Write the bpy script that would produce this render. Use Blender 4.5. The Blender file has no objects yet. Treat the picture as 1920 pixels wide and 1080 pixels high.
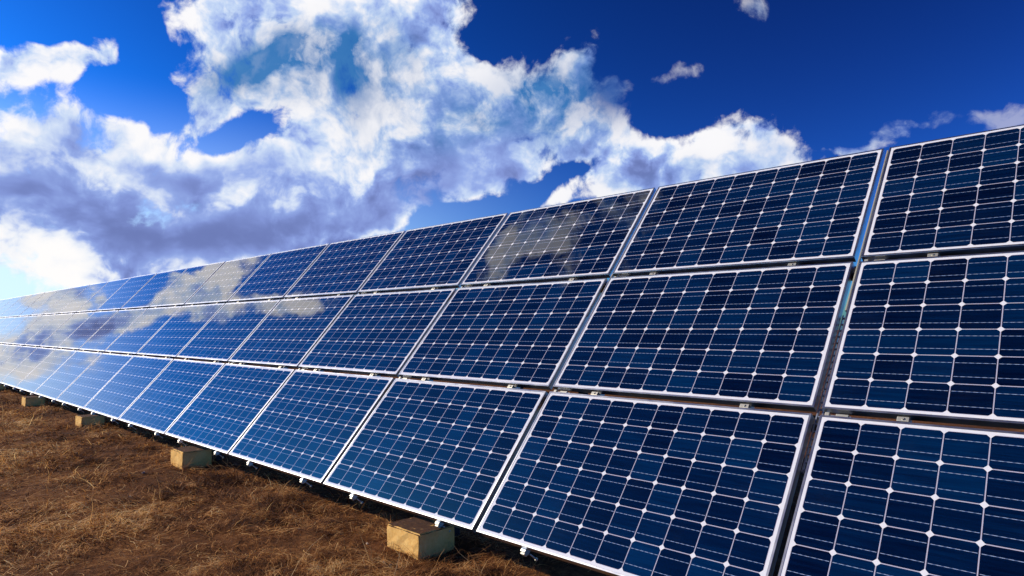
import bpy, bmesh, math, random
import numpy as np
from mathutils import Vector, Matrix

R = math.radians
random.seed(7)
rng = np.random.default_rng(11)
scene = bpy.context.scene
COL = scene.collection

# ------------------------------------------------------------------ camera
cam_data = bpy.data.cameras.new('camera')
cam = bpy.data.objects.new('camera', cam_data)
COL.objects.link(cam)
cam.location = (1.1608, -2.6015, 1.3625)
cam.rotation_euler = (R(90 + 3.587), 0, R(44.0815))
cam_data.lens = 23.2045
cam_data.sensor_width = 36
cam_data.clip_start = 0.05
cam_data.clip_end = 6000
scene.camera = cam

# ------------------------------------------------------------------ light
SUN_AZ, SUN_EL = -122.0, 27.0            # degrees clockwise from +Y, above horizon
sun_dir = Vector((math.sin(R(SUN_AZ)) * math.cos(R(SUN_EL)),
                  math.cos(R(SUN_AZ)) * math.cos(R(SUN_EL)), math.sin(R(SUN_EL))))
sun_data = bpy.data.lights.new('sun', 'SUN')
sun_data.energy = 5.0
sun_data.angle = R(0.5)
sun_data.color = (1.0, 0.82, 0.60)
sun = bpy.data.objects.new('sun', sun_data)
COL.objects.link(sun)
sun.location = (-12, -8, 12)
sun.rotation_euler = sun_dir.to_track_quat('Z', 'Y').to_euler()

scene.view_settings.view_transform = 'Standard'
scene.view_settings.look = 'None'
scene.view_settings.exposure = 0.0
scene.view_settings.gamma = 1.0
scene.view_settings.use_curve_mapping = False
scene.cycles.max_bounces = 6
scene.cycles.glossy_bounces = 4
scene.cycles.diffuse_bounces = 2
scene.cycles.sample_clamp_indirect = 6


class G:
    """Small helper to write node graphs as expressions."""
    def __init__(s, tree):
        s.t = tree

    def n(s, kind, **kw):
        nd = s.t.nodes.new(kind)
        for k, v in kw.items():
            setattr(nd, k, v)
        return nd

    def put(s, sock, v):
        if v is None:
            return
        if isinstance(v, bpy.types.NodeSocket):
            s.t.links.new(v, sock)
        else:
            if hasattr(sock.default_value, '__len__') and not hasattr(v, '__len__'):
                v = (v,) * len(sock.default_value)
            if hasattr(sock.default_value, '__len__') and len(sock.default_value) == 4 and len(v) == 3:
                v = tuple(v) + (1,)
            sock.default_value = v

    def m(s, op, a, b=None, c=None, clamp=False):
        nd = s.n('ShaderNodeMath', operation=op, use_clamp=clamp)
        for i, v in enumerate((a, b, c)):
            s.put(nd.inputs[i], v)
        return nd.outputs[0]

    def v(s, op, a, b=None, scale=None):
        nd = s.n('ShaderNodeVectorMath', operation=op)
        s.put(nd.inputs[0], a)
        s.put(nd.inputs[1], b)
        if scale is not None:
            s.put(nd.inputs['Scale'], scale)
        return nd.outputs['Value'] if op in ('DOT_PRODUCT', 'LENGTH', 'DISTANCE') else nd.outputs[0]

    def step(s, x, lo, hi, a=0.0, b=1.0, kind='SMOOTHSTEP'):
        nd = s.n('ShaderNodeMapRange', interpolation_type=kind)
        for i, v in enumerate((x, lo, hi, a, b)):
            s.put(nd.inputs[i], v)
        return nd.outputs[0]

    def mix(s, f, a, b, blend='MIX', clampf=True):
        nd = s.n('ShaderNodeMix', data_type='RGBA', blend_type=blend)
        nd.clamp_factor = clampf
        s.put(nd.inputs[0], f)
        s.put(nd.inputs[6], a)
        s.put(nd.inputs[7], b)
        return nd.outputs[2]

    def noise(s, vec, scale, detail=4, rough=0.5, dim='3D', dist=0.0, lac=2.0):
        nd = s.n('ShaderNodeTexNoise', noise_dimensions=dim)
        s.put(nd.inputs['Vector'], vec)
        nd.inputs['Scale'].default_value = scale
        nd.inputs['Detail'].default_value = detail
        nd.inputs['Roughness'].default_value = rough
        nd.inputs['Distortion'].default_value = dist
        nd.inputs['Lacunarity'].default_value = lac
        return nd

    def ramp(s, x, stops, interp='LINEAR'):
        nd = s.n('ShaderNodeValToRGB')
        cr = nd.color_ramp
        cr.interpolation = interp
        while len(cr.elements) < len(stops):
            cr.elements.new(0.5)
        for e, (p, c) in zip(cr.elements, stops):
            e.position = p
            e.color = tuple(c) + (1,)
        s.put(nd.inputs[0], x)
        return nd.outputs[0]


# ------------------------------------------------------------------ sky with clouds
# cloud banks by world direction: azimuth, elevation, two angular radii, turn (degrees), strength
CLOUDS = [(-67.8,22.9,4.65,3.95,-143,1), (-60.7,25.0,6.81,4.19,-169,1), (-52.1,26.5,3.8,3.46,-160,1), (-62.4,20.1,7.67,3.62,-172,0.9), (-53.5,20.8,5.62,4.57,-171,0.9), (-48.8,22.7,2.48,2.38,72,0.7), (-68.8,17.3,3.02,1.96,-167,0.8), (-70.9,15.5,1.87,0.85,-160,0.7), (-44.1,19.8,5.33,2.78,171,1), (-38.2,21.6,1.96,1.66,173,0.7), (-37.5,17.5,3.77,2.6,177,0.9), (-42.2,15.9,6.33,2.87,179,0.9), (-46.9,13.2,5.93,2.24,-165,0.9), (-54.3,16.1,7.46,3.47,-177,1), (-59.6,13.6,5.52,2.37,-176,1), (-80.6,13.3,3.64,2.49,-164,1), (-77.3,11.5,3.84,2.3,177,1), (-80.4,9.2,4.84,2.58,-171,1), (-73.8,9.9,5.24,2.38,-173,1), (-67.9,10.9,5.8,2.29,-175,1), (-62.2,10.2,5.84,2.39,-176,1), (-56.1,10.7,5.75,2.0,-169,0.9), (-70.5,6.9,7.1,1.85,-171,1), (-62.9,7.3,5.01,1.52,-165,0.8), (-80.2,4.4,4.55,2.24,-176,1), (-72.2,4.4,5.44,1.22,-166,0.8), (-76.5,6.6,3.98,1.95,-175,0.8), (-80.3,7.0,4.24,2.23,-174,1), (-72.4,8.9,7.19,2.42,-175,0.8), (-75.8,7.8,6.72,2.35,-175,0.7), (-67.7,5.4,6.26,1.26,-167,0.9), (-58.2,8.4,5.24,1.33,-168,0.8), (-52.5,12.2,4.48,1.79,-178,0.6), (-81.5,17.9,1.81,1.38,-149,1), (-77.9,19.1,2.06,1.14,-151,1), (-76.0,20.0,0.91,0.58,85,0.5), (-74.9,15.3,1.26,1.18,85,0.8), (-72.9,13.8,1.73,0.88,159,0.8), (-67.6,13.8,2.32,0.74,-174,0.7), (-26.8,14.6,4.53,2.49,-175,1.2), (-30.7,13.7,4.28,2.2,-169,1.2), (-34.8,12.8,3.98,1.52,-167,1.1), (-25.0,15.9,2.85,1.66,172,0.7), (-38.9,11.8,2.71,0.91,-161,0.9), (-23.4,14.9,1.95,1.39,159,0.9), (-20.6,13.4,1.93,0.82,173,0.8), (-41.7,10.9,1.37,0.55,-161,0.8), (-14.5,14.7,2.04,1.03,-172,0.72), (-12.8,15.2,1.36,1.04,160,0.6), (-9.1,15.5,2.72,1.03,-177,0.66), (-6.7,14.4,1.72,0.79,-180,0.36), (-35.1,19.9,0.85,0.78,103,0.9), (-32.2,20.3,1.83,0.85,-163,0.62), (-28.8,20.8,1.41,0.89,171,0.58), (-25.0,25.4,1.46,1.22,142,0.62), (-23.4,24.5,1.37,0.98,97,0.58), (-16.0,13.9,1.59,0.56,-177,0.8), (-66.3,15.7,2.46,1.37,-163,-1.1), (-74.4,17.3,2.32,1.08,174,-0.8), (-79.9,20.9,4.84,1.34,-165,-0.6), (-74.4,21.7,3.26,1.06,91,-0.8), (-47.1,10.3,5.05,0.91,-165,-0.9), (-38.0,14.0,2.68,0.72,-157,-0.8), (-44.1,25.6,2.58,2.39,-180,-0.6), (-31.1,18.5,3.36,1.28,-170,-0.4), (-85.5,47.6,1.84,1.38,-107,1.2), (-87.6,48.6,2.77,1.61,94,0.9), (-88.0,46.1,1.66,1.62,163,1.2), (-90.5,44.3,1.57,1.2,-114,1.1), (-86.9,52.1,2.51,1.83,94,0.6), (-85.6,55.1,2.03,1.81,96,0.35), (-92.4,49.7,5.53,1.15,-93,0.6), (-82.9,59.1,3.05,1.79,-99,0.55), (-91.2,41.0,1.38,0.46,-104,0.9), (-88.6,36.6,0.72,0.46,94,0.7), (-88.4,23.4,2.04,1.24,-125,1), (-89.9,21.7,2.33,0.83,-106,0.9), (-88.7,19.2,0.66,0.66,66,0.8), (-91.1,16.1,3.88,1.03,-106,1), (-92.0,12.0,3.52,0.99,-100,1), (-89.4,11.9,0.7,0.61,98,0.9), (-89.0,13.3,0.46,0.39,96,0.8), (-91.0,9.3,2.39,1.11,-95,1), (-88.6,10.1,2.45,0.52,-99,1), (-92.2,20.7,4.55,1.05,-93,0.7), (-91.4,28.1,4.2,0.88,-94,0.7), (-93.9,8.7,2.96,1.46,102,0.9), (-95.0,12.3,1.92,1.16,-91,0.6)]
SHADE = [(-10.1,15.0,5.9,2.24,-179,0.8), (-6.3,14.7,2.41,2.02,144,0.5), (-30.6,20.5,4.98,1.25,-175,0.6), (-24.0,25.0,2.35,1.84,158,0.6), (-16.0,14.1,2.15,0.79,172,0.5), (-80.8,11.0,3.86,2.2,-176,0.7), (-78.5,8.7,3.77,1.52,174,0.9), (-81.7,13.1,2.35,1.41,-166,0.3), (-71.2,7.3,4.77,1.8,-176,1.0), (-64.2,7.3,5.75,1.55,-167,0.85), (-75.8,7.0,3.02,1.41,-175,0.5), (-59.6,10.1,6.87,1.75,-172,0.6), (-67.9,12.1,5.01,1.45,-174,0.45), (-72.5,12.1,4.22,1.61,164,0.4), (-65.5,12.3,6.38,1.68,-175,0.35), (-46.9,14.5,5.45,1.78,-165,0.3), (-52.4,10.4,5.42,0.99,-166,0.4), (-53.4,13.0,6.71,1.77,-168,0.45), (-50.1,11.3,5.46,1.17,-167,0.5), (-27.2,13.5,7.45,1.13,-169,0.5), (-78.7,14.5,3.38,1.12,178,0.5), (-46.9,16.8,4.95,2.19,-160,0.3), (-56.2,22.3,3.79,2.43,-173,0.3), (-80.2,5.1,3.63,1.5,177,0.25), (-74.7,4.7,2.75,0.96,-177,0.3), (-80.8,2.9,2.69,0.89,-178,0.2)]
TEAL = [(-65.3,20.6,4.4,1.3,-158,1.1), (-60.2,22.3,4.57,1.32,-160,0.9), (-58.9,20.0,4.66,1.21,-161,0.6), (-54.4,20.8,3.87,2.49,-174,0.5), (-42.2,20.4,5.73,2.13,-167,1), (-38.0,18.0,3.53,1.95,-173,0.9), (-48.8,17.2,4.93,1.56,-159,0.6), (-57.1,17.7,2.57,1.69,-174,0.3), (-31.2,12.9,6.46,1.11,-168,0.15)]
THIN = [(-9.7,15.1,7.09,2.6,-179,1), (-31.1,20.6,5.0,1.87,-175,1), (-24.0,25.0,3.14,2.57,155,0.9), (-35.1,19.9,1.76,1.66,151,0.8), (-5.5,14.5,2.37,1.98,142,0.6)]


def axes(az, el, ra, rb, rot):
    a, e, t = R(az), R(el), R(rot)
    c = Vector((math.sin(a) * math.cos(e), math.cos(a) * math.cos(e), math.sin(e)))
    east = Vector((math.cos(a), -math.sin(a), 0))
    up = east.cross(c)
    u = (east * math.cos(t) + up * math.sin(t)) / R(ra)
    w = (-east * math.sin(t) + up * math.cos(t)) / R(rb)
    return u, w


def blob_sum(g, d, blobs):
    acc = None
    for az, el, ra, rb, rot, amp in blobs:
        u, w = axes(az, el, ra * 1.15, rb * 1.15, rot)
        a = g.v('DOT_PRODUCT', d, tuple(u))
        b = g.v('DOT_PRODUCT', d, tuple(w))
        q = g.m('MULTIPLY_ADD', b, b, g.m('MULTIPLY', a, a))
        k = g.m('POWER', 0.3679, q)
        acc = g.m('MULTIPLY', k, amp) if acc is None else g.m('MULTIPLY_ADD', k, amp, acc)
    return acc


world = bpy.data.worlds.new('World')
scene.world = world
world.use_nodes = True
wt = world.node_tree
wt.nodes.clear()
g = G(wt)
SKY_STRENGTH = 0.1
sky = g.n('ShaderNodeTexSky', sky_type='NISHITA')
sky.sun_disc = False
sky.sun_elevation = R(SUN_EL)
sky.sun_rotation = R(SUN_AZ)
sky.altitude = 300
sky.air_density = 1.0
sky.dust_density = 0.6
sky.ozone_density = 2.0
d = g.v('NORMALIZE', g.n('ShaderNodeTexCoord').outputs['Generated'])
# deepen the blue of the clear sky
gam = g.n('ShaderNodeGamma')
g.put(gam.inputs[0], g.mix(1.0, sky.outputs[0], (0.1, 0.1, 0.1), 'MULTIPLY'))
gam.inputs[1].default_value = 2.3
clear = g.mix(1.0, gam.outputs[0], (0.6,1.45,2.95), 'MULTIPLY')

warp = g.noise(d, 6.0, 4, 0.55)
wv = g.v('SUBTRACT', warp.outputs['Color'], (0.5, 0.5, 0.5))
dw = g.v('ADD', d, g.v('SCALE', wv, scale=0.07))
cover = blob_sum(g, g.v('ADD', d, g.v('SCALE', wv, scale=0.10)), CLOUDS)


def cauli(p, det, scale=11.0, vd=3):
    a = g.noise(p, scale * 0.8, det, 0.63).outputs['Fac']
    vo = g.n('ShaderNodeTexVoronoi', feature='F1')
    vo.normalize = True
    g.put(vo.inputs['Vector'], p)
    vo.inputs['Scale'].default_value = scale * 1.6
    vo.inputs['Detail'].default_value = vd
    vo.inputs['Roughness'].default_value = 0.55
    bump = g.m('SUBTRACT', 0.32, vo.outputs['Distance'])
    return g.m('MULTIPLY_ADD', bump, 0.55, a)


L = sun_dir
toward = L * 0.8 + Vector((0, 0, 0.5))
n0 = cauli(dw, 9)
n1 = cauli(g.v('ADD', dw, tuple(toward * 0.014)), 5)
n2 = cauli(g.v('ADD', dw, tuple(toward * 0.045)), 2, vd=1)
cov = g.m('MINIMUM', cover, 1.4)
dens = g.m('MULTIPLY_ADD', g.m('SUBTRACT', n0, 0.5), g.step(cover, 0.0, 0.4, 1.9, 4.0), g.m('SUBTRACT', cov, 0.56))
alpha = g.step(dens, -0.04, 0.56)
# thin see-through scraps in the eastern sky
thin = g.m('MINIMUM', blob_sum(g, d, THIN), 1.0)
alpha = g.m('MULTIPLY', alpha, g.m('MULTIPLY_ADD', thin, -0.66, 1.0))
shade = blob_sum(g, dw, SHADE)
drift = g.noise(g.v('MULTIPLY', dw, (1.0, 1.0, 1.9)), 7.0, 4, 0.55).outputs['Fac']
shade = g.m('MULTIPLY', shade, g.step(drift, 0.36, 0.62, 0.50, 1.15))
teal = blob_sum(g, dw, TEAL)
teal = g.m('MULTIPLY', teal, g.step(n0, 0.40, 0.66, 1.15, 0.35))
relief = g.m('MULTIPLY_ADD', g.m('SUBTRACT', n0, n1), 2.3, g.m('MULTIPLY', g.m('SUBTRACT', n0, n2), 2.3))
relief = g.m('MULTIPLY', relief, g.m('SUBTRACT', 1.0, g.m('MULTIPLY', shade, 0.75), clamp=True))
thick = g.step(dens, 0.2, 1.4)
lit = g.m('ADD', g.m('MULTIPLY_ADD', thick, -0.38, 0.84), relief)
lit = g.m('SUBTRACT', lit, g.m('MULTIPLY', shade, 0.52))
lit = g.m('MULTIPLY_ADD', g.m('MULTIPLY', g.m('SUBTRACT', n0, 0.52), shade), 0.9, lit)
lit = g.step(lit, -0.25, 1.0)
cloud = g.ramp(lit, [(0.0, (0.155, 0.205, 0.48)), (0.18, (0.23, 0.31, 0.68)), (0.42, (0.31, 0.43, 0.83)), (0.72, (0.56, 0.69, 0.93)), (1.0, (0.97, 0.96, 0.98))])
cloud = g.mix(g.m('MULTIPLY', g.m('MINIMUM', teal, 1.0), g.m('SUBTRACT', 1.35, g.m('MULTIPLY', lit, 0.45), clamp=True)), cloud, g.mix(drift, (0.012, 0.13, 0.42), (0.09, 0.27, 0.58)))
# bright thin veil low in the sky towards the sun
sepz = g.n('ShaderNodeSeparateXYZ')
g.put(sepz.inputs[0], d)
sunward = g.step(g.v('DOT_PRODUCT', d, (-0.97, -0.1, 0.2)), 0.25, 1.0)
low = g.m('MULTIPLY', g.step(sepz.outputs['Z'], 0.33, 0.04), g.m('POWER', sunward, 3.0))
clear = g.mix(sunward, clear, g.mix(1.0, clear, (0.50, 1.22, 1.0), 'MULTIPLY'))
veil = g.step(g.v('DOT_PRODUCT', d, tuple(sun_dir)), 0.70, 0.95, 0.0, 1.0)
skyc = g.mix(g.m('MULTIPLY', low, 0.92), clear, g.mix(veil, (0.78, 0.93, 1.0), (1.9, 1.95, 1.9)))
cloud = g.mix(g.m('MULTIPLY', g.m('MULTIPLY', low, 0.8), g.step(lit, 0.3, 0.8)), cloud, (1.02, 1.0, 0.98))
# clouds nearer the sun scatter more of its light towards us
glow = g.step(g.v('DOT_PRODUCT', d, tuple(sun_dir)), 0.77, 0.97, 0.0, 1.0)
cloud = g.mix(1.0, cloud, g.mix(glow, (1, 1, 1), (2.25, 2.2, 2.12)), 'MULTIPLY')
full = g.mix(alpha, skyc, cloud)
full = g.v('SCALE', full, scale=1.0 / SKY_STRENGTH)
bg = g.n('ShaderNodeBackground')
g.put(bg.inputs['Color'], full)
bg.inputs['Strength'].default_value = SKY_STRENGTH
wo = g.n('ShaderNodeOutputWorld')
wt.links.new(bg.outputs[0], wo.inputs[0])


# ------------------------------------------------------------------ materials
def material(name):
    m = bpy.data.materials.new(name)
    m.use_nodes = True
    t = m.node_tree
    p = t.nodes['Principled BSDF']
    return m, G(t), p


def mat_cells():
    m, g, p = material('solar_cells_under_glass')
    tc = g.n('ShaderNodeTexCoord').outputs['Object']
    sp = g.n('ShaderNodeSeparateXYZ')
    g.put(sp.inputs[0], tc)
    x, y = sp.outputs[0], sp.outputs[1]
    PX, PY = 0.1590, 0.1567
    u = g.m('DIVIDE', g.m('ADD', x, 5 * PX), PX)
    v = g.m('DIVIDE', g.m('SUBTRACT', y, 0.495 - 3 * PY), PY)
    iu, iv = g.m('FLOOR', u), g.m('FLOOR', v)
    a = g.m('MULTIPLY', g.m('SUBTRACT', g.m('SUBTRACT', u, iu), 0.5), PX)
    b = g.m('MULTIPLY', g.m('SUBTRACT', g.m('SUBTRACT', v, iv), 0.5), PY)
    aa, ab = g.m('ABSOLUTE', a), g.m('ABSOLUTE', b)
    rr = g.m('SQRT', g.m('MULTIPLY_ADD', a, a, g.m('MULTIPLY', b, b)))
    gap = 0.0021
    inside = g.m('MULTIPLY', g.m('LESS_THAN', aa, PX / 2 - gap), g.m('LESS_THAN', ab, PY / 2 - gap))
    inside = g.m('MULTIPLY', inside, g.m('LESS_THAN', rr, 0.1005))
    inb = g.m('MULTIPLY', g.m('MULTIPLY', g.m('GREATER_THAN', u, 0.0), g.m('LESS_THAN', u, 10.0)),
              g.m('MULTIPLY', g.m('GREATER_THAN', v, 0.0), g.m('LESS_THAN', v, 6.0)))
    cell = g.m('MULTIPLY', inside, inb)
    rnd = g.n('ShaderNodeObjectInfo').outputs['Random']
    cid = g.n('ShaderNodeCombineXYZ')
    g.put(cid.inputs[0], iu)
    g.put(cid.inputs[1], iv)
    g.put(cid.inputs[2], g.m('MULTIPLY', rnd, 91.7))
    wn = g.n('ShaderNodeTexWhiteNoise', noise_dimensions='3D')
    g.put(wn.inputs['Vector'], cid.outputs[0])
    k = wn.outputs['Value']
    # streaks in the silicon
    st = g.n('ShaderNodeMapping')
    g.put(st.inputs['Vector'], tc)
    st.inputs['Scale'].default_value = (4, 70, 1)
    g.put(st.inputs['Location'], g.v('SCALE', cid.outputs[0], scale=3.1))
    streak = g.noise(st.outputs[0], 1.0, 3, 0.55).outputs['Fac']
    k2 = g.m('ADD', g.m('MULTIPLY_ADD', g.m('POWER', k, 1.3), 0.52, 0.12), g.m('MULTIPLY', g.m('SUBTRACT', streak, 0.5), 0.75))
    silicon = g.ramp(k2, [(0.0, (0.0004, 0.0025, 0.014)), (0.35, (0.0005, 0.008, 0.036)), (0.75, (0.0007, 0.020, 0.075)), (1.0, (0.001, 0.050, 0.145))])
    # two bus bars along each row of cells, tinned in short dashes
    bus = g.m('LESS_THAN', g.m('ABSOLUTE', g.m('SUBTRACT', ab, 0.0385)), 0.0012)
    dash = g.m('FRACT', g.m('MULTIPLY', x, 1 / 0.0265))
    dash = g.step(g.m('ABSOLUTE', g.m('SUBTRACT', dash, 0.5)), 0.2, 0.42, 1.0, 0.25)
    buscol = g.mix(dash, (0.03, 0.075, 0.20), (0.30, 0.38, 0.55))
    onbus = g.m('MULTIPLY', bus, g.m('LESS_THAN', aa, PX / 2 - 0.006))
    col = g.mix(onbus, silicon, buscol)
    back = g.mix(g.noise(tc, 30, 3).outputs['Fac'], (0.70, 0.71, 0.76), (0.84, 0.84, 0.86))
    # white sheet shows at the cell corners and border, tinned ribbon greys the thin joints
    joint = g.m('MULTIPLY', inb, g.m('LESS_THAN', rr, 0.1005))
    back = g.mix(joint, back, (0.46, 0.44, 0.54))
    col = g.mix(cell, back, col)
    # thin dust on the glass
    dn = g.noise(tc, 3.0, 6, 0.65).outputs['Fac']
    col = g.mix(g.step(dn, 0.5, 0.9, 0.0, 0.03), col, (0.16, 0.18, 0.20))
    g.put(p.inputs['Base Color'], col)
    g.put(p.inputs['Roughness'], g.step(dn, 0.4, 0.8, 0.003, 0.016))
    p.inputs['IOR'].default_value = 1.54
    return m


def mat_metal(name, base, rough, streak=0.10, metallic=1.0):
    m, g, p = material(name)
    tc = g.n('ShaderNodeTexCoord').outputs['Object']
    n = g.noise(tc, 40, 4, 0.6).outputs['Fac']
    n2 = g.noise(tc, 4, 4, 0.6).outputs['Fac']
    g.put(p.inputs['Base Color'], g.mix(g.m('MULTIPLY', n, n2), tuple(c * 0.78 for c in base), base))
    g.put(p.inputs['Roughness'], g.step(n2, 0.3, 0.7, rough, rough + streak))
    p.inputs['Metallic'].default_value = metallic
    return m


def mat_concrete():
    m, g, p = material('weathered_concrete')
    tc = g.n('ShaderNodeTexCoord').outputs['Object']
    a = g.noise(tc, 7, 6, 0.65).outputs['Fac']
    b = g.noise(tc, 55, 5, 0.7).outputs['Fac']
    col = g.ramp(g.m('MULTIPLY_ADD', b, 0.45, g.m('MULTIPLY', a, 0.6)), [(0.25, (0.50, 0.25, 0.06)), (0.5, (0.80, 0.46, 0.13)), (0.75, (0.90, 0.60, 0.22))])
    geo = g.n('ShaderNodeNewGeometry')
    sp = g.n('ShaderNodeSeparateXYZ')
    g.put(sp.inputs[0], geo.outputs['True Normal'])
    # dark brown mixed over the upward faces, broken up by noise
    brown_top = g.m('MULTIPLY', g.step(sp.outputs[2], 0.5, 0.8), g.step(g.noise(tc, 12, 5, 0.65).outputs['Fac'], 0.26, 0.42))
    col = g.mix(brown_top, col, g.ramp(b, [(0.3, (0.035, 0.016, 0.008)), (0.7, (0.12, 0.055, 0.024))]))
    g.put(p.inputs['Base Color'], col)
    p.inputs['Roughness'].default_value = 0.95
    p.inputs['Specular IOR Level'].default_value = 0.2
    bmp = g.n('ShaderNodeBump')
    bmp.inputs['Strength'].default_value = 0.5
    bmp.inputs['Distance'].default_value = 0.006
    g.put(bmp.inputs['Height'], b)
    g.put(p.inputs['Normal'], bmp.outputs[0])
    return m


def mat_soil():
    m, g, p = material('dry_soil')
    tc = g.n('ShaderNodeTexCoord').outputs['Object']
    a = g.noise(tc, 0.9, 6, 0.65).outputs['Fac']
    b = g.noise(tc, 14, 8, 0.7).outputs['Fac']
    col = g.ramp(g.m('ADD', g.m('MULTIPLY', a, 0.5), g.m('MULTIPLY', b, 0.5)), [(0.32, (0.03, 0.011, 0.004)), (0.52, (0.15, 0.06, 0.019)), (0.70, (0.42, 0.21, 0.07))])
    g.put(p.inputs['Base Color'], col)
    p.inputs['Roughness'].default_value = 1.0
    p.inputs['Specular IOR Level'].default_value = 0.1
    bmp = g.n('ShaderNodeBump')
    bmp.inputs['Strength'].default_value = 0.9
    bmp.inputs['Distance'].default_value = 0.03
    g.put(bmp.inputs['Height'], b)
    g.put(p.inputs['Normal'], bmp.outputs[0])
    return m


def mat_grass():
    m, g, p = material('dry_grass')
    at = g.n('ShaderNodeAttribute', attribute_name='tint')
    tc = g.n('ShaderNodeTexCoord').outputs['Object']
    patch = g.noise(tc, 1.1, 5, 0.6).outputs['Fac']
    f = g.m('ADD', g.m('MULTIPLY_ADD', at.outputs['Fac'], 0.85, 0.04), g.m('MULTIPLY_ADD', g.m('SUBTRACT', patch, 0.5), 2.0, g.m('MULTIPLY', g.m('SUBTRACT', g.noise(tc, 7.0, 4, 0.6).outputs['Fac'], 0.52), 2.0)))
    col = g.ramp(f, [(0.0, (0.06, 0.020, 0.006)), (0.22, (0.24, 0.090, 0.024)), (0.45, (0.58, 0.28, 0.085)), (0.7, (0.82, 0.50, 0.19)), (1.0, (0.90, 0.68, 0.34))])
    g.put(p.inputs['Base Color'], col)
    p.inputs['Roughness'].default_value = 0.75
    p.inputs['Specular IOR Level'].default_value = 0.25
    tr = g.n('ShaderNodeBsdfTranslucent')
    g.put(tr.inputs['Color'], col)
    mx = g.n('ShaderNodeMixShader')
    mx.inputs[0].default_value = 0.35
    m.node_tree.links.new(p.outputs[0], mx.inputs[1])
    m.node_tree.links.new(tr.outputs[0], mx.inputs[2])
    m.node_tree.links.new(mx.outputs[0], m.node_tree.nodes['Material Output'].inputs[0])
    return m


def mat_stone():
    m, g, p = material('pale_stone')
    tc = g.n('ShaderNodeTexCoord').outputs['Object']
    g.put(p.inputs['Base Color'], g.mix(g.noise(tc, 60, 5).outputs['Fac'], (0.38, 0.28, 0.18), (0.62, 0.50, 0.36)))
    p.inputs['Roughness'].default_value = 0.9
    return m


M_CELL = mat_cells()
M_FRAME = mat_metal('anodised_aluminium', (0.50, 0.52, 0.57), 0.28, 0.16)
M_RAIL = mat_metal('galvanised_steel', (0.62, 0.64, 0.66), 0.38)
M_CLAMP = mat_metal('pale_zinc', (0.62, 0.60, 0.50), 0.45, 0.1, 0.6)
M_DARK = mat_metal('dark_steel', (0.05, 0.05, 0.055), 0.65)
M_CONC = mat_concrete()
M_SOIL = mat_soil()
M_GRASS = mat_grass()
M_STONE = mat_stone()


# ------------------------------------------------------------------ builders
def link(name, me, mat, parent=None, loc=(0, 0, 0)):
    o = bpy.data.objects.new(name, me)
    COL.objects.link(o)
    if mat and not me.materials:
        me.materials.append(mat)
    o.parent = parent
    o.location = loc
    return o


def from_bm(name, bm, mat, parent=None, loc=(0, 0, 0)):
    bmesh.ops.recalc_face_normals(bm, faces=bm.faces)
    me = bpy.data.meshes.new(name)
    bm.to_mesh(me)
    bm.free()
    return link(name, me, mat, parent, loc)


def thing(name, label, cat, loc=(0, 0, 0), rot=(0, 0, 0), group=None):
    o = bpy.data.objects.new(name, None)
    o.empty_display_size = 0.2
    COL.objects.link(o)
    o.location = loc
    o.rotation_euler = rot
    tag(o, label, cat, group)
    return o


def tag(o, label=None, cat=None, group=None, kind=None):
    for k, v in (('label', label), ('category', cat), ('group', group), ('kind', kind)):
        if v:
            o[k] = v
    return o


def dup(root, loc, label):
    r = root.copy()
    COL.objects.link(r)
    r.location = loc
    r['label'] = label
    for ch in list(root.children):
        c = ch.copy()
        COL.objects.link(c)
        c.parent = r
    return r


def box(bm, x0, x1, y0, y1, z0, z1, bevel=0.0):
    vs = [bm.verts.new((x, y, z)) for z in (z0, z1) for y in (y0, y1) for x in (x0, x1)]
    fs = [bm.faces.new([vs[i] for i in f]) for f in ((0, 2, 3, 1), (4, 5, 7, 6), (0, 1, 5, 4), (2, 6, 7, 3), (0, 4, 6, 2), (1, 3, 7, 5))]
    if bevel:
        es = list({e for f in fs for e in f.edges})
        bmesh.ops.bevel(bm, geom=es, offset=bevel, segments=2, affect='EDGES', profile=0.6)


def cylinder(bm, c, axis, r, h, seg=10):
    q = Vector(axis).normalized().to_track_quat('Z', 'Y').to_matrix().to_4x4()
    bmesh.ops.create_cone(bm, cap_ends=True, segments=seg, radius1=r, radius2=r, depth=h, matrix=Matrix.Translation(c) @ q)


# ------------------------------------------------------------------ layout of the array
TILT = R(48.9647)
PW, PH = 1.640, 0.990                     # one landscape panel, 10 x 6 cells
W, H = 1.675, 1.0282                      # pitch along the row and up the slope
Z0 = 0.2016                               # height of the lower edge
cosT, sinT = math.cos(TILT), math.sin(TILT)
NCOL = 21
NRM = Vector((0, -sinT, cosT))
UPS = Vector((0, cosT, sinT))


def on_plane(x, s, z=0.0):
    p = Vector((x, 0, Z0)) + UPS * s + NRM * z
    return p


ORD = ['first', 'second', 'third', 'fourth', 'fifth', 'sixth', 'seventh', 'eighth', 'ninth', 'tenth', 'eleventh', 'twelfth',
       'thirteenth', 'fourteenth', 'fifteenth', 'sixteenth', 'seventeenth', 'eighteenth', 'nineteenth', 'twentieth', 'twenty-first']

# ------------------------------------------------------------------ ground
def vnoise(x, y, seed):
    r = np.random.default_rng(seed)
    tab = r.random((256, 256))
    xi, yi = np.floor(x).astype(int), np.floor(y).astype(int)
    fx, fy = x - xi, y - yi
    fx, fy = fx * fx * (3 - 2 * fx), fy * fy * (3 - 2 * fy)
    t = lambda i, j: tab[(xi + i) % 256, (yi + j) % 256]
    return (t(0, 0) * (1 - fx) + t(1, 0) * fx) * (1 - fy) + (t(0, 1) * (1 - fx) + t(1, 1) * fx) * fy


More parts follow.
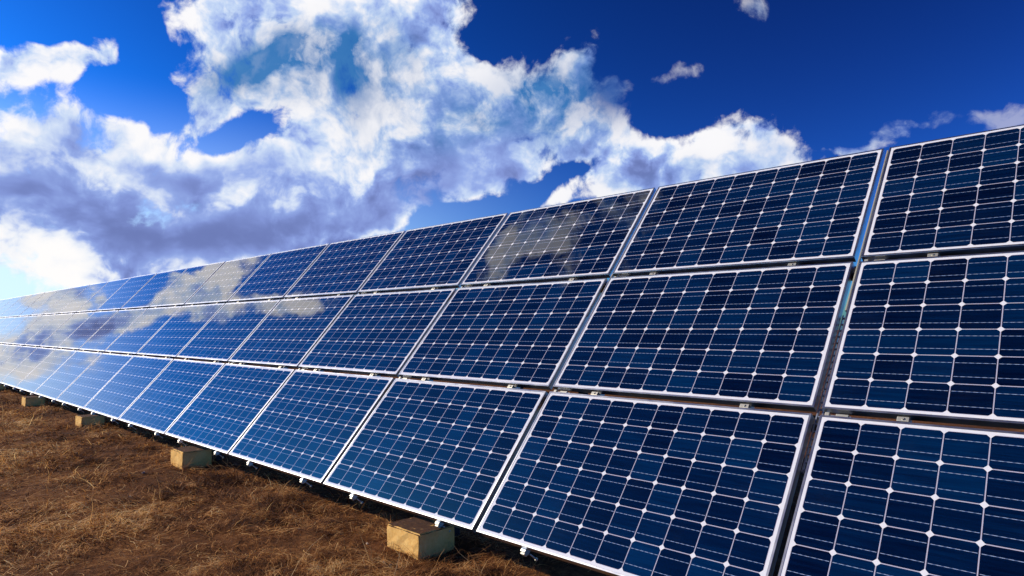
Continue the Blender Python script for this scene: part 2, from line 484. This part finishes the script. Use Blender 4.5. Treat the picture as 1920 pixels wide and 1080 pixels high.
def ground_z(x, y):
    h = (vnoise(x * 0.9, y * 0.9, 1) - 0.5) * 0.035 + (vnoise(x * 3.1, y * 3.1, 2) - 0.5) * 0.030 + (vnoise(x * 9, y * 9, 3) - 0.5) * 0.018
    far = np.clip((np.hypot(x + 8, y + 2) - 26) / 10, 0, 1)
    return h * (1 - far)


def build_ground():
    xs = np.unique(np.concatenate([-np.geomspace(26, 3000, 14), np.arange(-26, 4.01, 0.08), np.geomspace(4.1, 3000, 20)]))
    ys = np.unique(np.concatenate([-np.geomspace(6.1, 3000, 18), np.arange(-6, 3.01, 0.08), np.geomspace(3.1, 3000, 18)]))
    X, Y = np.meshgrid(xs, ys)
    Z = ground_z(X, Y)
    nx, ny = len(xs), len(ys)
    co = np.stack([X, Y, Z], -1).reshape(-1, 3)
    i = np.arange(nx - 1)[None, :] + np.arange(ny - 1)[:, None] * nx
    f = np.stack([i, i + 1, i + 1 + nx, i + nx], -1).reshape(-1, 4)
    return mesh_np('ground', co, f)


def mesh_np(name, co, quads):
    me = bpy.data.meshes.new(name)
    me.vertices.add(len(co))
    me.vertices.foreach_set('co', co.astype(np.float32).ravel())
    nq = len(quads)
    me.loops.add(nq * 4)
    me.loops.foreach_set('vertex_index', quads.astype(np.int32).ravel())
    me.polygons.add(nq)
    me.polygons.foreach_set('loop_start', np.arange(0, nq * 4, 4, dtype=np.int32))
    me.polygons.foreach_set('use_smooth', np.ones(nq, dtype=bool))
    me.update(calc_edges=True)
    return me


tag(link('ground', build_ground(), M_SOIL), kind='structure')


def build_grass():
    cx, cy = 1.16, -2.6
    pts = []
    for (x0, x1, y0, y1, dens) in ((-5.0, 0.6, -4.0, 0.75, 5200), (-10.0, -5.0, -4.5, 0.7, 2200), (-24.0, -10.0, -5.0, 0.6, 1100), (-4.0, 2.5, -6.0, -4.0, 250)):
        n = int((x1 - x0) * (y1 - y0) * dens)
        p = np.stack([rng.uniform(x0, x1, n), rng.uniform(y0, y1, n)], 1)
        pts.append(p)
    p = np.concatenate(pts)
    # tufts: patchy cover, bare earth showing between
    cl = vnoise(p[:, 0] * 2.2 + 31, p[:, 1] * 2.2 + 17, 5) * 0.6 + vnoise(p[:, 0] * 6.5, p[:, 1] * 6.5, 6) * 0.4
    # scarcer in the lee under the panels and a trampled strip before them
    keep = rng.random(len(p)) < np.clip((cl - 0.22) * 2.2, 0.12, 1.0) * np.where(p[:, 1] > 0.1, 0.35, 1.0)
    p, cl = p[keep], cl[keep]
    n = len(p)
    dist = np.hypot(p[:, 0] - cx, p[:, 1] - cy)
    scale = np.clip(dist / 5.0, 0.75, 2.6)
    ln = rng.gamma(4.0, 0.027, n) * np.clip(0.6 + cl, 0.7, 1.4) * np.clip(scale, 0.8, 1.15)
    wd = rng.uniform(0.0022, 0.0056, n) * scale
    flow = (vnoise(p[:, 0] * 1.3 + 9, p[:, 1] * 1.3 + 4, 8) + vnoise(p[:, 0] * 4.1, p[:, 1] * 4.1, 12) * 0.6) * 6.5
    az = flow + rng.normal(0, 0.85, n)
    el0 = np.abs(rng.normal(0.26, 0.22, n)) + (rng.random(n) < 0.07) * rng.uniform(0.2, 0.7, n)
    bend = -rng.uniform(0.2, 2.0, n)
    twist = rng.normal(0, 0.9, n)
    NS = 4
    co = np.zeros((n, NS + 1, 2, 3))
    pos = np.stack([p[:, 0], p[:, 1], ground_z(p[:, 0], p[:, 1]) - 0.004 + rng.random(n) ** 2 * 0.022], 1)
    for k in range(NS + 1):
        t = k / NS
        a = az + twist * t
        e = el0 + bend * t
        side = np.stack([-np.sin(a), np.cos(a), 0.35 * np.sin(az * 7)], 1)
        w = (wd * (1.0 - 0.75 * t))[:, None] * 0.5
        co[:, k, 0] = pos - side * w
        co[:, k, 1] = pos + side * w
        stp = np.stack([np.cos(a) * np.cos(e), np.sin(a) * np.cos(e), np.sin(e)], 1) * (ln / NS)[:, None]
        pos = pos + stp
        gz = ground_z(pos[:, 0], pos[:, 1]) + 0.003
        pos[:, 2] = np.maximum(pos[:, 2], gz)
    base = np.arange(n)[:, None, None] * (NS + 1) * 2 + np.arange(NS)[None, :, None] * 2
    q = base + np.array([0, 1, 3, 2])[None, None, :]
    me = mesh_np('dry_grass', co.reshape(-1, 3), q.reshape(-1, 4))
    # bleached longer straw out in the open, darker sparse stems along the array
    open_ = np.clip((-p[:, 1] - 0.35 + (cl - 0.5) * 1.2) / 1.1, 0, 1)
    tint = np.clip(rng.beta(2.0, 2.6, n) + (cl - 0.5) * 0.25 - 0.16 + 0.32 * open_, 0, 1)
    at = me.attributes.new('tint', 'FLOAT', 'POINT')
    at.data.foreach_set('value', np.repeat(tint, (NS + 1) * 2).astype(np.float32))
    return me


tag(link('dry_grass', build_grass(), M_GRASS), 'matted brown dry grass covering the ground before the panels', 'grass', kind='stuff')


# ------------------------------------------------------------------ concrete footings
FOOT_X = [-2.32 - 3.738 * k for k in range(-1, 5)]
FW, FH, FY0, FY1 = 0.325, 0.155, -0.13, 0.15
foot_label = {0: 'large sunlit ochre concrete footing nearest the camera, under the third panel column',
              1: 'ochre concrete footing under the fifth panel column, second from the camera',
              2: 'small yellowish concrete footing third from the camera along the array',
              3: 'tiny pale concrete footing farthest left in the photo',
              -1: 'concrete footing at the right end of the array beyond the frame',
              4: 'concrete footing at the far left of the array beyond the frame'}


def footing_mesh(seed):
    bm = bmesh.new()
    box(bm, 0, FW, FY0, FY1, -0.08, FH)
    bmesh.ops.subdivide_edges(bm, edges=[e for e in bm.edges if abs((e.verts[0].co - e.verts[1].co).y) > 0.2], cuts=4)
    bmesh.ops.subdivide_edges(bm, edges=[e for e in bm.edges if abs((e.verts[0].co - e.verts[1].co).y) < 0.01 and min(e.verts[0].co.y, e.verts[1].co.y) < FY0 + 0.01], cuts=5, use_grid_fill=True)
    bmesh.ops.bevel(bm, geom=[e for e in bm.edges if len(e.link_faces) == 2 and e.calc_face_angle(0) > 1], offset=0.007, segments=2, affect='EDGES')
    r = random.Random(seed)
    for v in bm.verts:
        v.co += Vector((r.uniform(-1, 1), r.uniform(-1, 1), r.uniform(-1, 1))) * 0.0028
    me = bpy.data.meshes.new('concrete_footing')
    bmesh.ops.recalc_face_normals(bm, faces=bm.faces)
    bm.to_mesh(me)
    bm.free()
    return me


for k, fx in zip(range(-1, 5), FOOT_X):
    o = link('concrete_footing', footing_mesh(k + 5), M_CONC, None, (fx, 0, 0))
    tag(o, foot_label[k], 'footing', 'concrete footings under the array')

# ------------------------------------------------------------------ solar panels
def frame_mesh():
    prof = [(0.0, -0.040), (0.0, -0.0012), (0.0012, 0.0), (0.0100, 0.0), (0.0112, -0.0012), (0.0112, -0.0065), (0.0020, -0.0070), (0.0020, -0.0385), (0.028, -0.0385), (0.028, -0.040)]
    bm = bmesh.new()
    rings = []
    for o, z in prof:
        x, y0, y1 = PW / 2 - o, o, PH - o
        rings.append([bm.verts.new(c) for c in ((-x, y0, z), (x, y0, z), (x, y1, z), (-x, y1, z))])
    for i in range(len(rings)):
        a, b = rings[i], rings[(i + 1) % len(rings)]
        for j in range(4):
            bm.faces.new((a[j], a[(j + 1) % 4], b[(j + 1) % 4], b[j]))
    bmesh.ops.recalc_face_normals(bm, faces=bm.faces)
    me = bpy.data.meshes.new('frame')
    bm.to_mesh(me)
    bm.free()
    return me


def glass_mesh():
    bm = bmesh.new()
    e = 0.0108
    box(bm, -PW / 2 + e, PW / 2 - e, e, PH - e, -0.0062, -0.0016)
    bmesh.ops.recalc_face_normals(bm, faces=bm.faces)
    me = bpy.data.meshes.new('cell_glass')
    bm.to_mesh(me)
    bm.free()
    return me


special = {(2, 0): 'dark navy solar panel cut off at the upper right corner of the photo',
           (1, 0): 'dark navy solar panel cut off at the right edge, in the middle row',
           (0, 0): 'dark navy solar panel cut off at the lower right corner of the photo'}
rowname = {0: 'bottom row', 1: 'middle row', 2: 'top row'}
proto = None
for c in range(NCOL):
    for r in range(3):
        lab = special.get((r, c), f'blue solar panel in the {rowname[r]}, {ORD[c]} column from the right edge')
        jz = random.uniform(-0.0012, 0.0012)
        loc = on_plane((0.5 - c) * W, r * H + (H - PH) / 2, jz)
        if proto is None:
            proto = thing('solar_panel', lab, 'solar panel', loc, (TILT, 0, 0), 'solar panels in three rows')
            link('frame', frame_mesh(), M_FRAME, proto)
            link('cell_glass', glass_mesh(), M_CELL, proto)
            o = proto
        else:
            o = dup(proto, loc, lab)
        o.rotation_euler = (TILT + random.uniform(-0.002, 0.002), random.uniform(-0.0016, 0.0016), random.uniform(-0.0006, 0.0006))

# ------------------------------------------------------------------ mounting rails up the slope
rail_proto = None
for c in range(NCOL - 4):
    for side, fr in (('left', 0.215), ('right', 0.785)):
        lab = f'mounting rail with pale end below {ORD[c]} bottom panel from right edge, {side} of its pair'
        loc = on_plane((-c + fr) * W, 0)
        if rail_proto is None:
            o = rail_proto = thing('mounting_rail', lab, 'mounting rail', loc, (TILT, 0, 0), 'mounting rails under the panels')
            bm = bmesh.new()
            box(bm, -0.016, 0.016, 0.004, 3 * H + 0.02, -0.082, -0.043)
            from_bm('channel', bm, M_RAIL, o)
            bm = bmesh.new()
            box(bm, -0.015, 0.015, -0.009, 0.0035, -0.076, -0.050, 0.003)
            from_bm('end_cap', bm, M_CLAMP, o)
            bm = bmesh.new()
            cylinder(bm, (0.030, 0.012, -0.108), (0.25, 0, -1), 0.004, 0.055)
            cylinder(bm, (0.036, 0.012, -0.130), (0.25, 0, -1), 0.009, 0.008, 6)
            from_bm('hanger_bolt', bm, M_CLAMP, o)
            for s in (H, 2 * H):
                bm = bmesh.new()
                box(bm, -0.024, 0.024, s - 0.012, s + 0.012, -0.043, -0.008, 0.002)
                cylinder(bm, (0, s, -0.006), (0, 0, 1), 0.006, 0.006, 6)
                from_bm('clamp', bm, M_CLAMP, o)
        else:
            dup(rail_proto, loc, lab)

# small bracket tabs in the gaps between rows, right of each column joint
br_proto = None
for c in range(5):
    for r in (1, 2):
        lab = f'pale bracket tabs above the {"bottom" if r == 1 else "middle"} row, right of {ORD[c]} column joint from right edge'
        loc = on_plane(-c * W, r * H)
        if br_proto is None:
            o = br_proto = thing('frame_bracket', lab, 'bracket', loc, (TILT, 0, 0), 'bracket tabs between the rows')
            for x0, x1, zz in ((0.034, 0.054, -0.012), (0.080, 0.135, -0.020)):
                bm = bmesh.new()
                box(bm, x0, x1, -0.0165, 0.006, zz - 0.020, zz, 0.002)
                from_bm('tab', bm, M_CLAMP, o)
            bm = bmesh.new()
            box(bm, 0.030, 0.140, -0.017, 0.010, -0.0415, -0.0405)
            from_bm('base_plate', bm, M_RAIL, o)
        else:
            dup(br_proto, loc, lab)

# thin pale strips standing in the two nearest upright joints, sky showing beside them
jr = None
for c in range(2):
    lab = f'thin pale strip up the {ORD[c]} upright panel joint from the right edge'
    if jr is None:
        bm = bmesh.new()
        box(bm, 0.0005, 0.0085, 1.64 * H, 3 * H - 0.03, -0.034, -0.014, 0.0015)
        o = jr = from_bm('joint_strip', bm, M_CLAMP, None, on_plane(0, 0))
        o.rotation_euler = (TILT, 0, 0)
    else:
        o = jr.copy()
        COL.objects.link(o)
        o.location = on_plane(-c * W, 0)
    tag(o, lab, 'strip', 'strips in the upright joints')

# perforated strut glimpsed in the nearest column joint
bm = bmesh.new()
s0, s1 = 0.70 * H, 1.63 * H
box(bm, -0.016, -0.010, s0, s1, -0.058, -0.044)
box(bm, 0.008, 0.014, s0, s1, -0.058, -0.044)
k = s0 + 0.01
while k < s1 - 0.02:
    box(bm, -0.0098, 0.0078, k, k + 0.007, -0.054, -0.046)
    k += 0.042
o = from_bm('slotted_strut', bm, M_RAIL, None, on_plane(0, 0))
o.rotation_euler = (TILT, 0, 0)
tag(o, 'slotted metal strut seen in the joint between the two rightmost panel columns', 'strut')

# ------------------------------------------------------------------ purlins and legs behind the panels
for s, nm in ((1.0 * H, 'lower'), (2.0 * H, 'upper')):
    bm = bmesh.new()
    box(bm, -(NCOL - 1) * W, W, -0.03, 0.03, -0.142, -0.083, 0.003)
    o = from_bm('purlin', bm, M_DARK, None, on_plane(0, s))
    o.rotation_euler = (TILT, 0, 0)
    tag(o, f'dark steel {nm} beam running along behind the panels', 'beam', 'beams behind the panels')


def plane_z(y, off):
    return Z0 + y * math.tan(TILT) - off / cosT


for k, fx in zip(range(-1, 5), FOOT_X):
    o = thing('support_frame', f'dark steel support frame standing behind the {"nearest" if k == 0 else ORD[k + 1] + " from the right"} footing under the panels', 'support', (fx + FW / 2, 0, FH), (0, 0, 0), 'support frames behind the panels')
    bm = bmesh.new()
    box(bm, -0.03, 0.03, 0.34 * H, 2.8 * H, -0.205, -0.143)
    b = from_bm('beam', bm, M_DARK, o, (0, 0, Z0 - FH))
    b.rotation_euler = (TILT, 0, 0)
    for y, foot in ((0.28, -FH - 0.05), (1.65, -FH - 0.05)):
        bm = bmesh.new()
        box(bm, -0.028, 0.028, y - 0.028, y + 0.028, foot, plane_z(y - 0.028, 0.175) - FH)
        from_bm('leg', bm, M_DARK, o)

# ------------------------------------------------------------------ pale stones in the grass
spots = [(-2.44, -0.19, 0.011), (-2.09, -0.31, 0.0122), (-2.04, -0.3, 0.0088), (-2.67, 0.07, 0.0079), (-5.76, -0.47, 0.0179), (-4.82, -0.85, 0.0155), (-7.78, -1.01, 0.0186), (-7.38, -0.65, 0.0143), (-2.75, -0.19, 0.0077), (-3.06, -0.32, 0.0081), (-4.12, -1.18, 0.0109)]
for i, (x, y, s) in enumerate(spots):
    bm = bmesh.new()
    bmesh.ops.create_icosphere(bm, subdivisions=2, radius=1)
    rr = random.Random(i)
    for v in bm.verts:
        v.co *= rr.uniform(0.82, 1.1)
        v.co = Vector((v.co.x * s, v.co.y * s * rr.uniform(0.7, 0.8), v.co.z * s * 0.55))
    z = float(ground_z(np.array([x]), np.array([y]))[0])
    o = from_bm('stone', bm, M_STONE, None, (x, y, z + s * 0.5))
    o.rotation_euler = (0.2, 0.1, i * 1.3)
    tag(o, 'small pale stone lying in the brown grass before the panels', 'stone', 'pale stones in the grass')
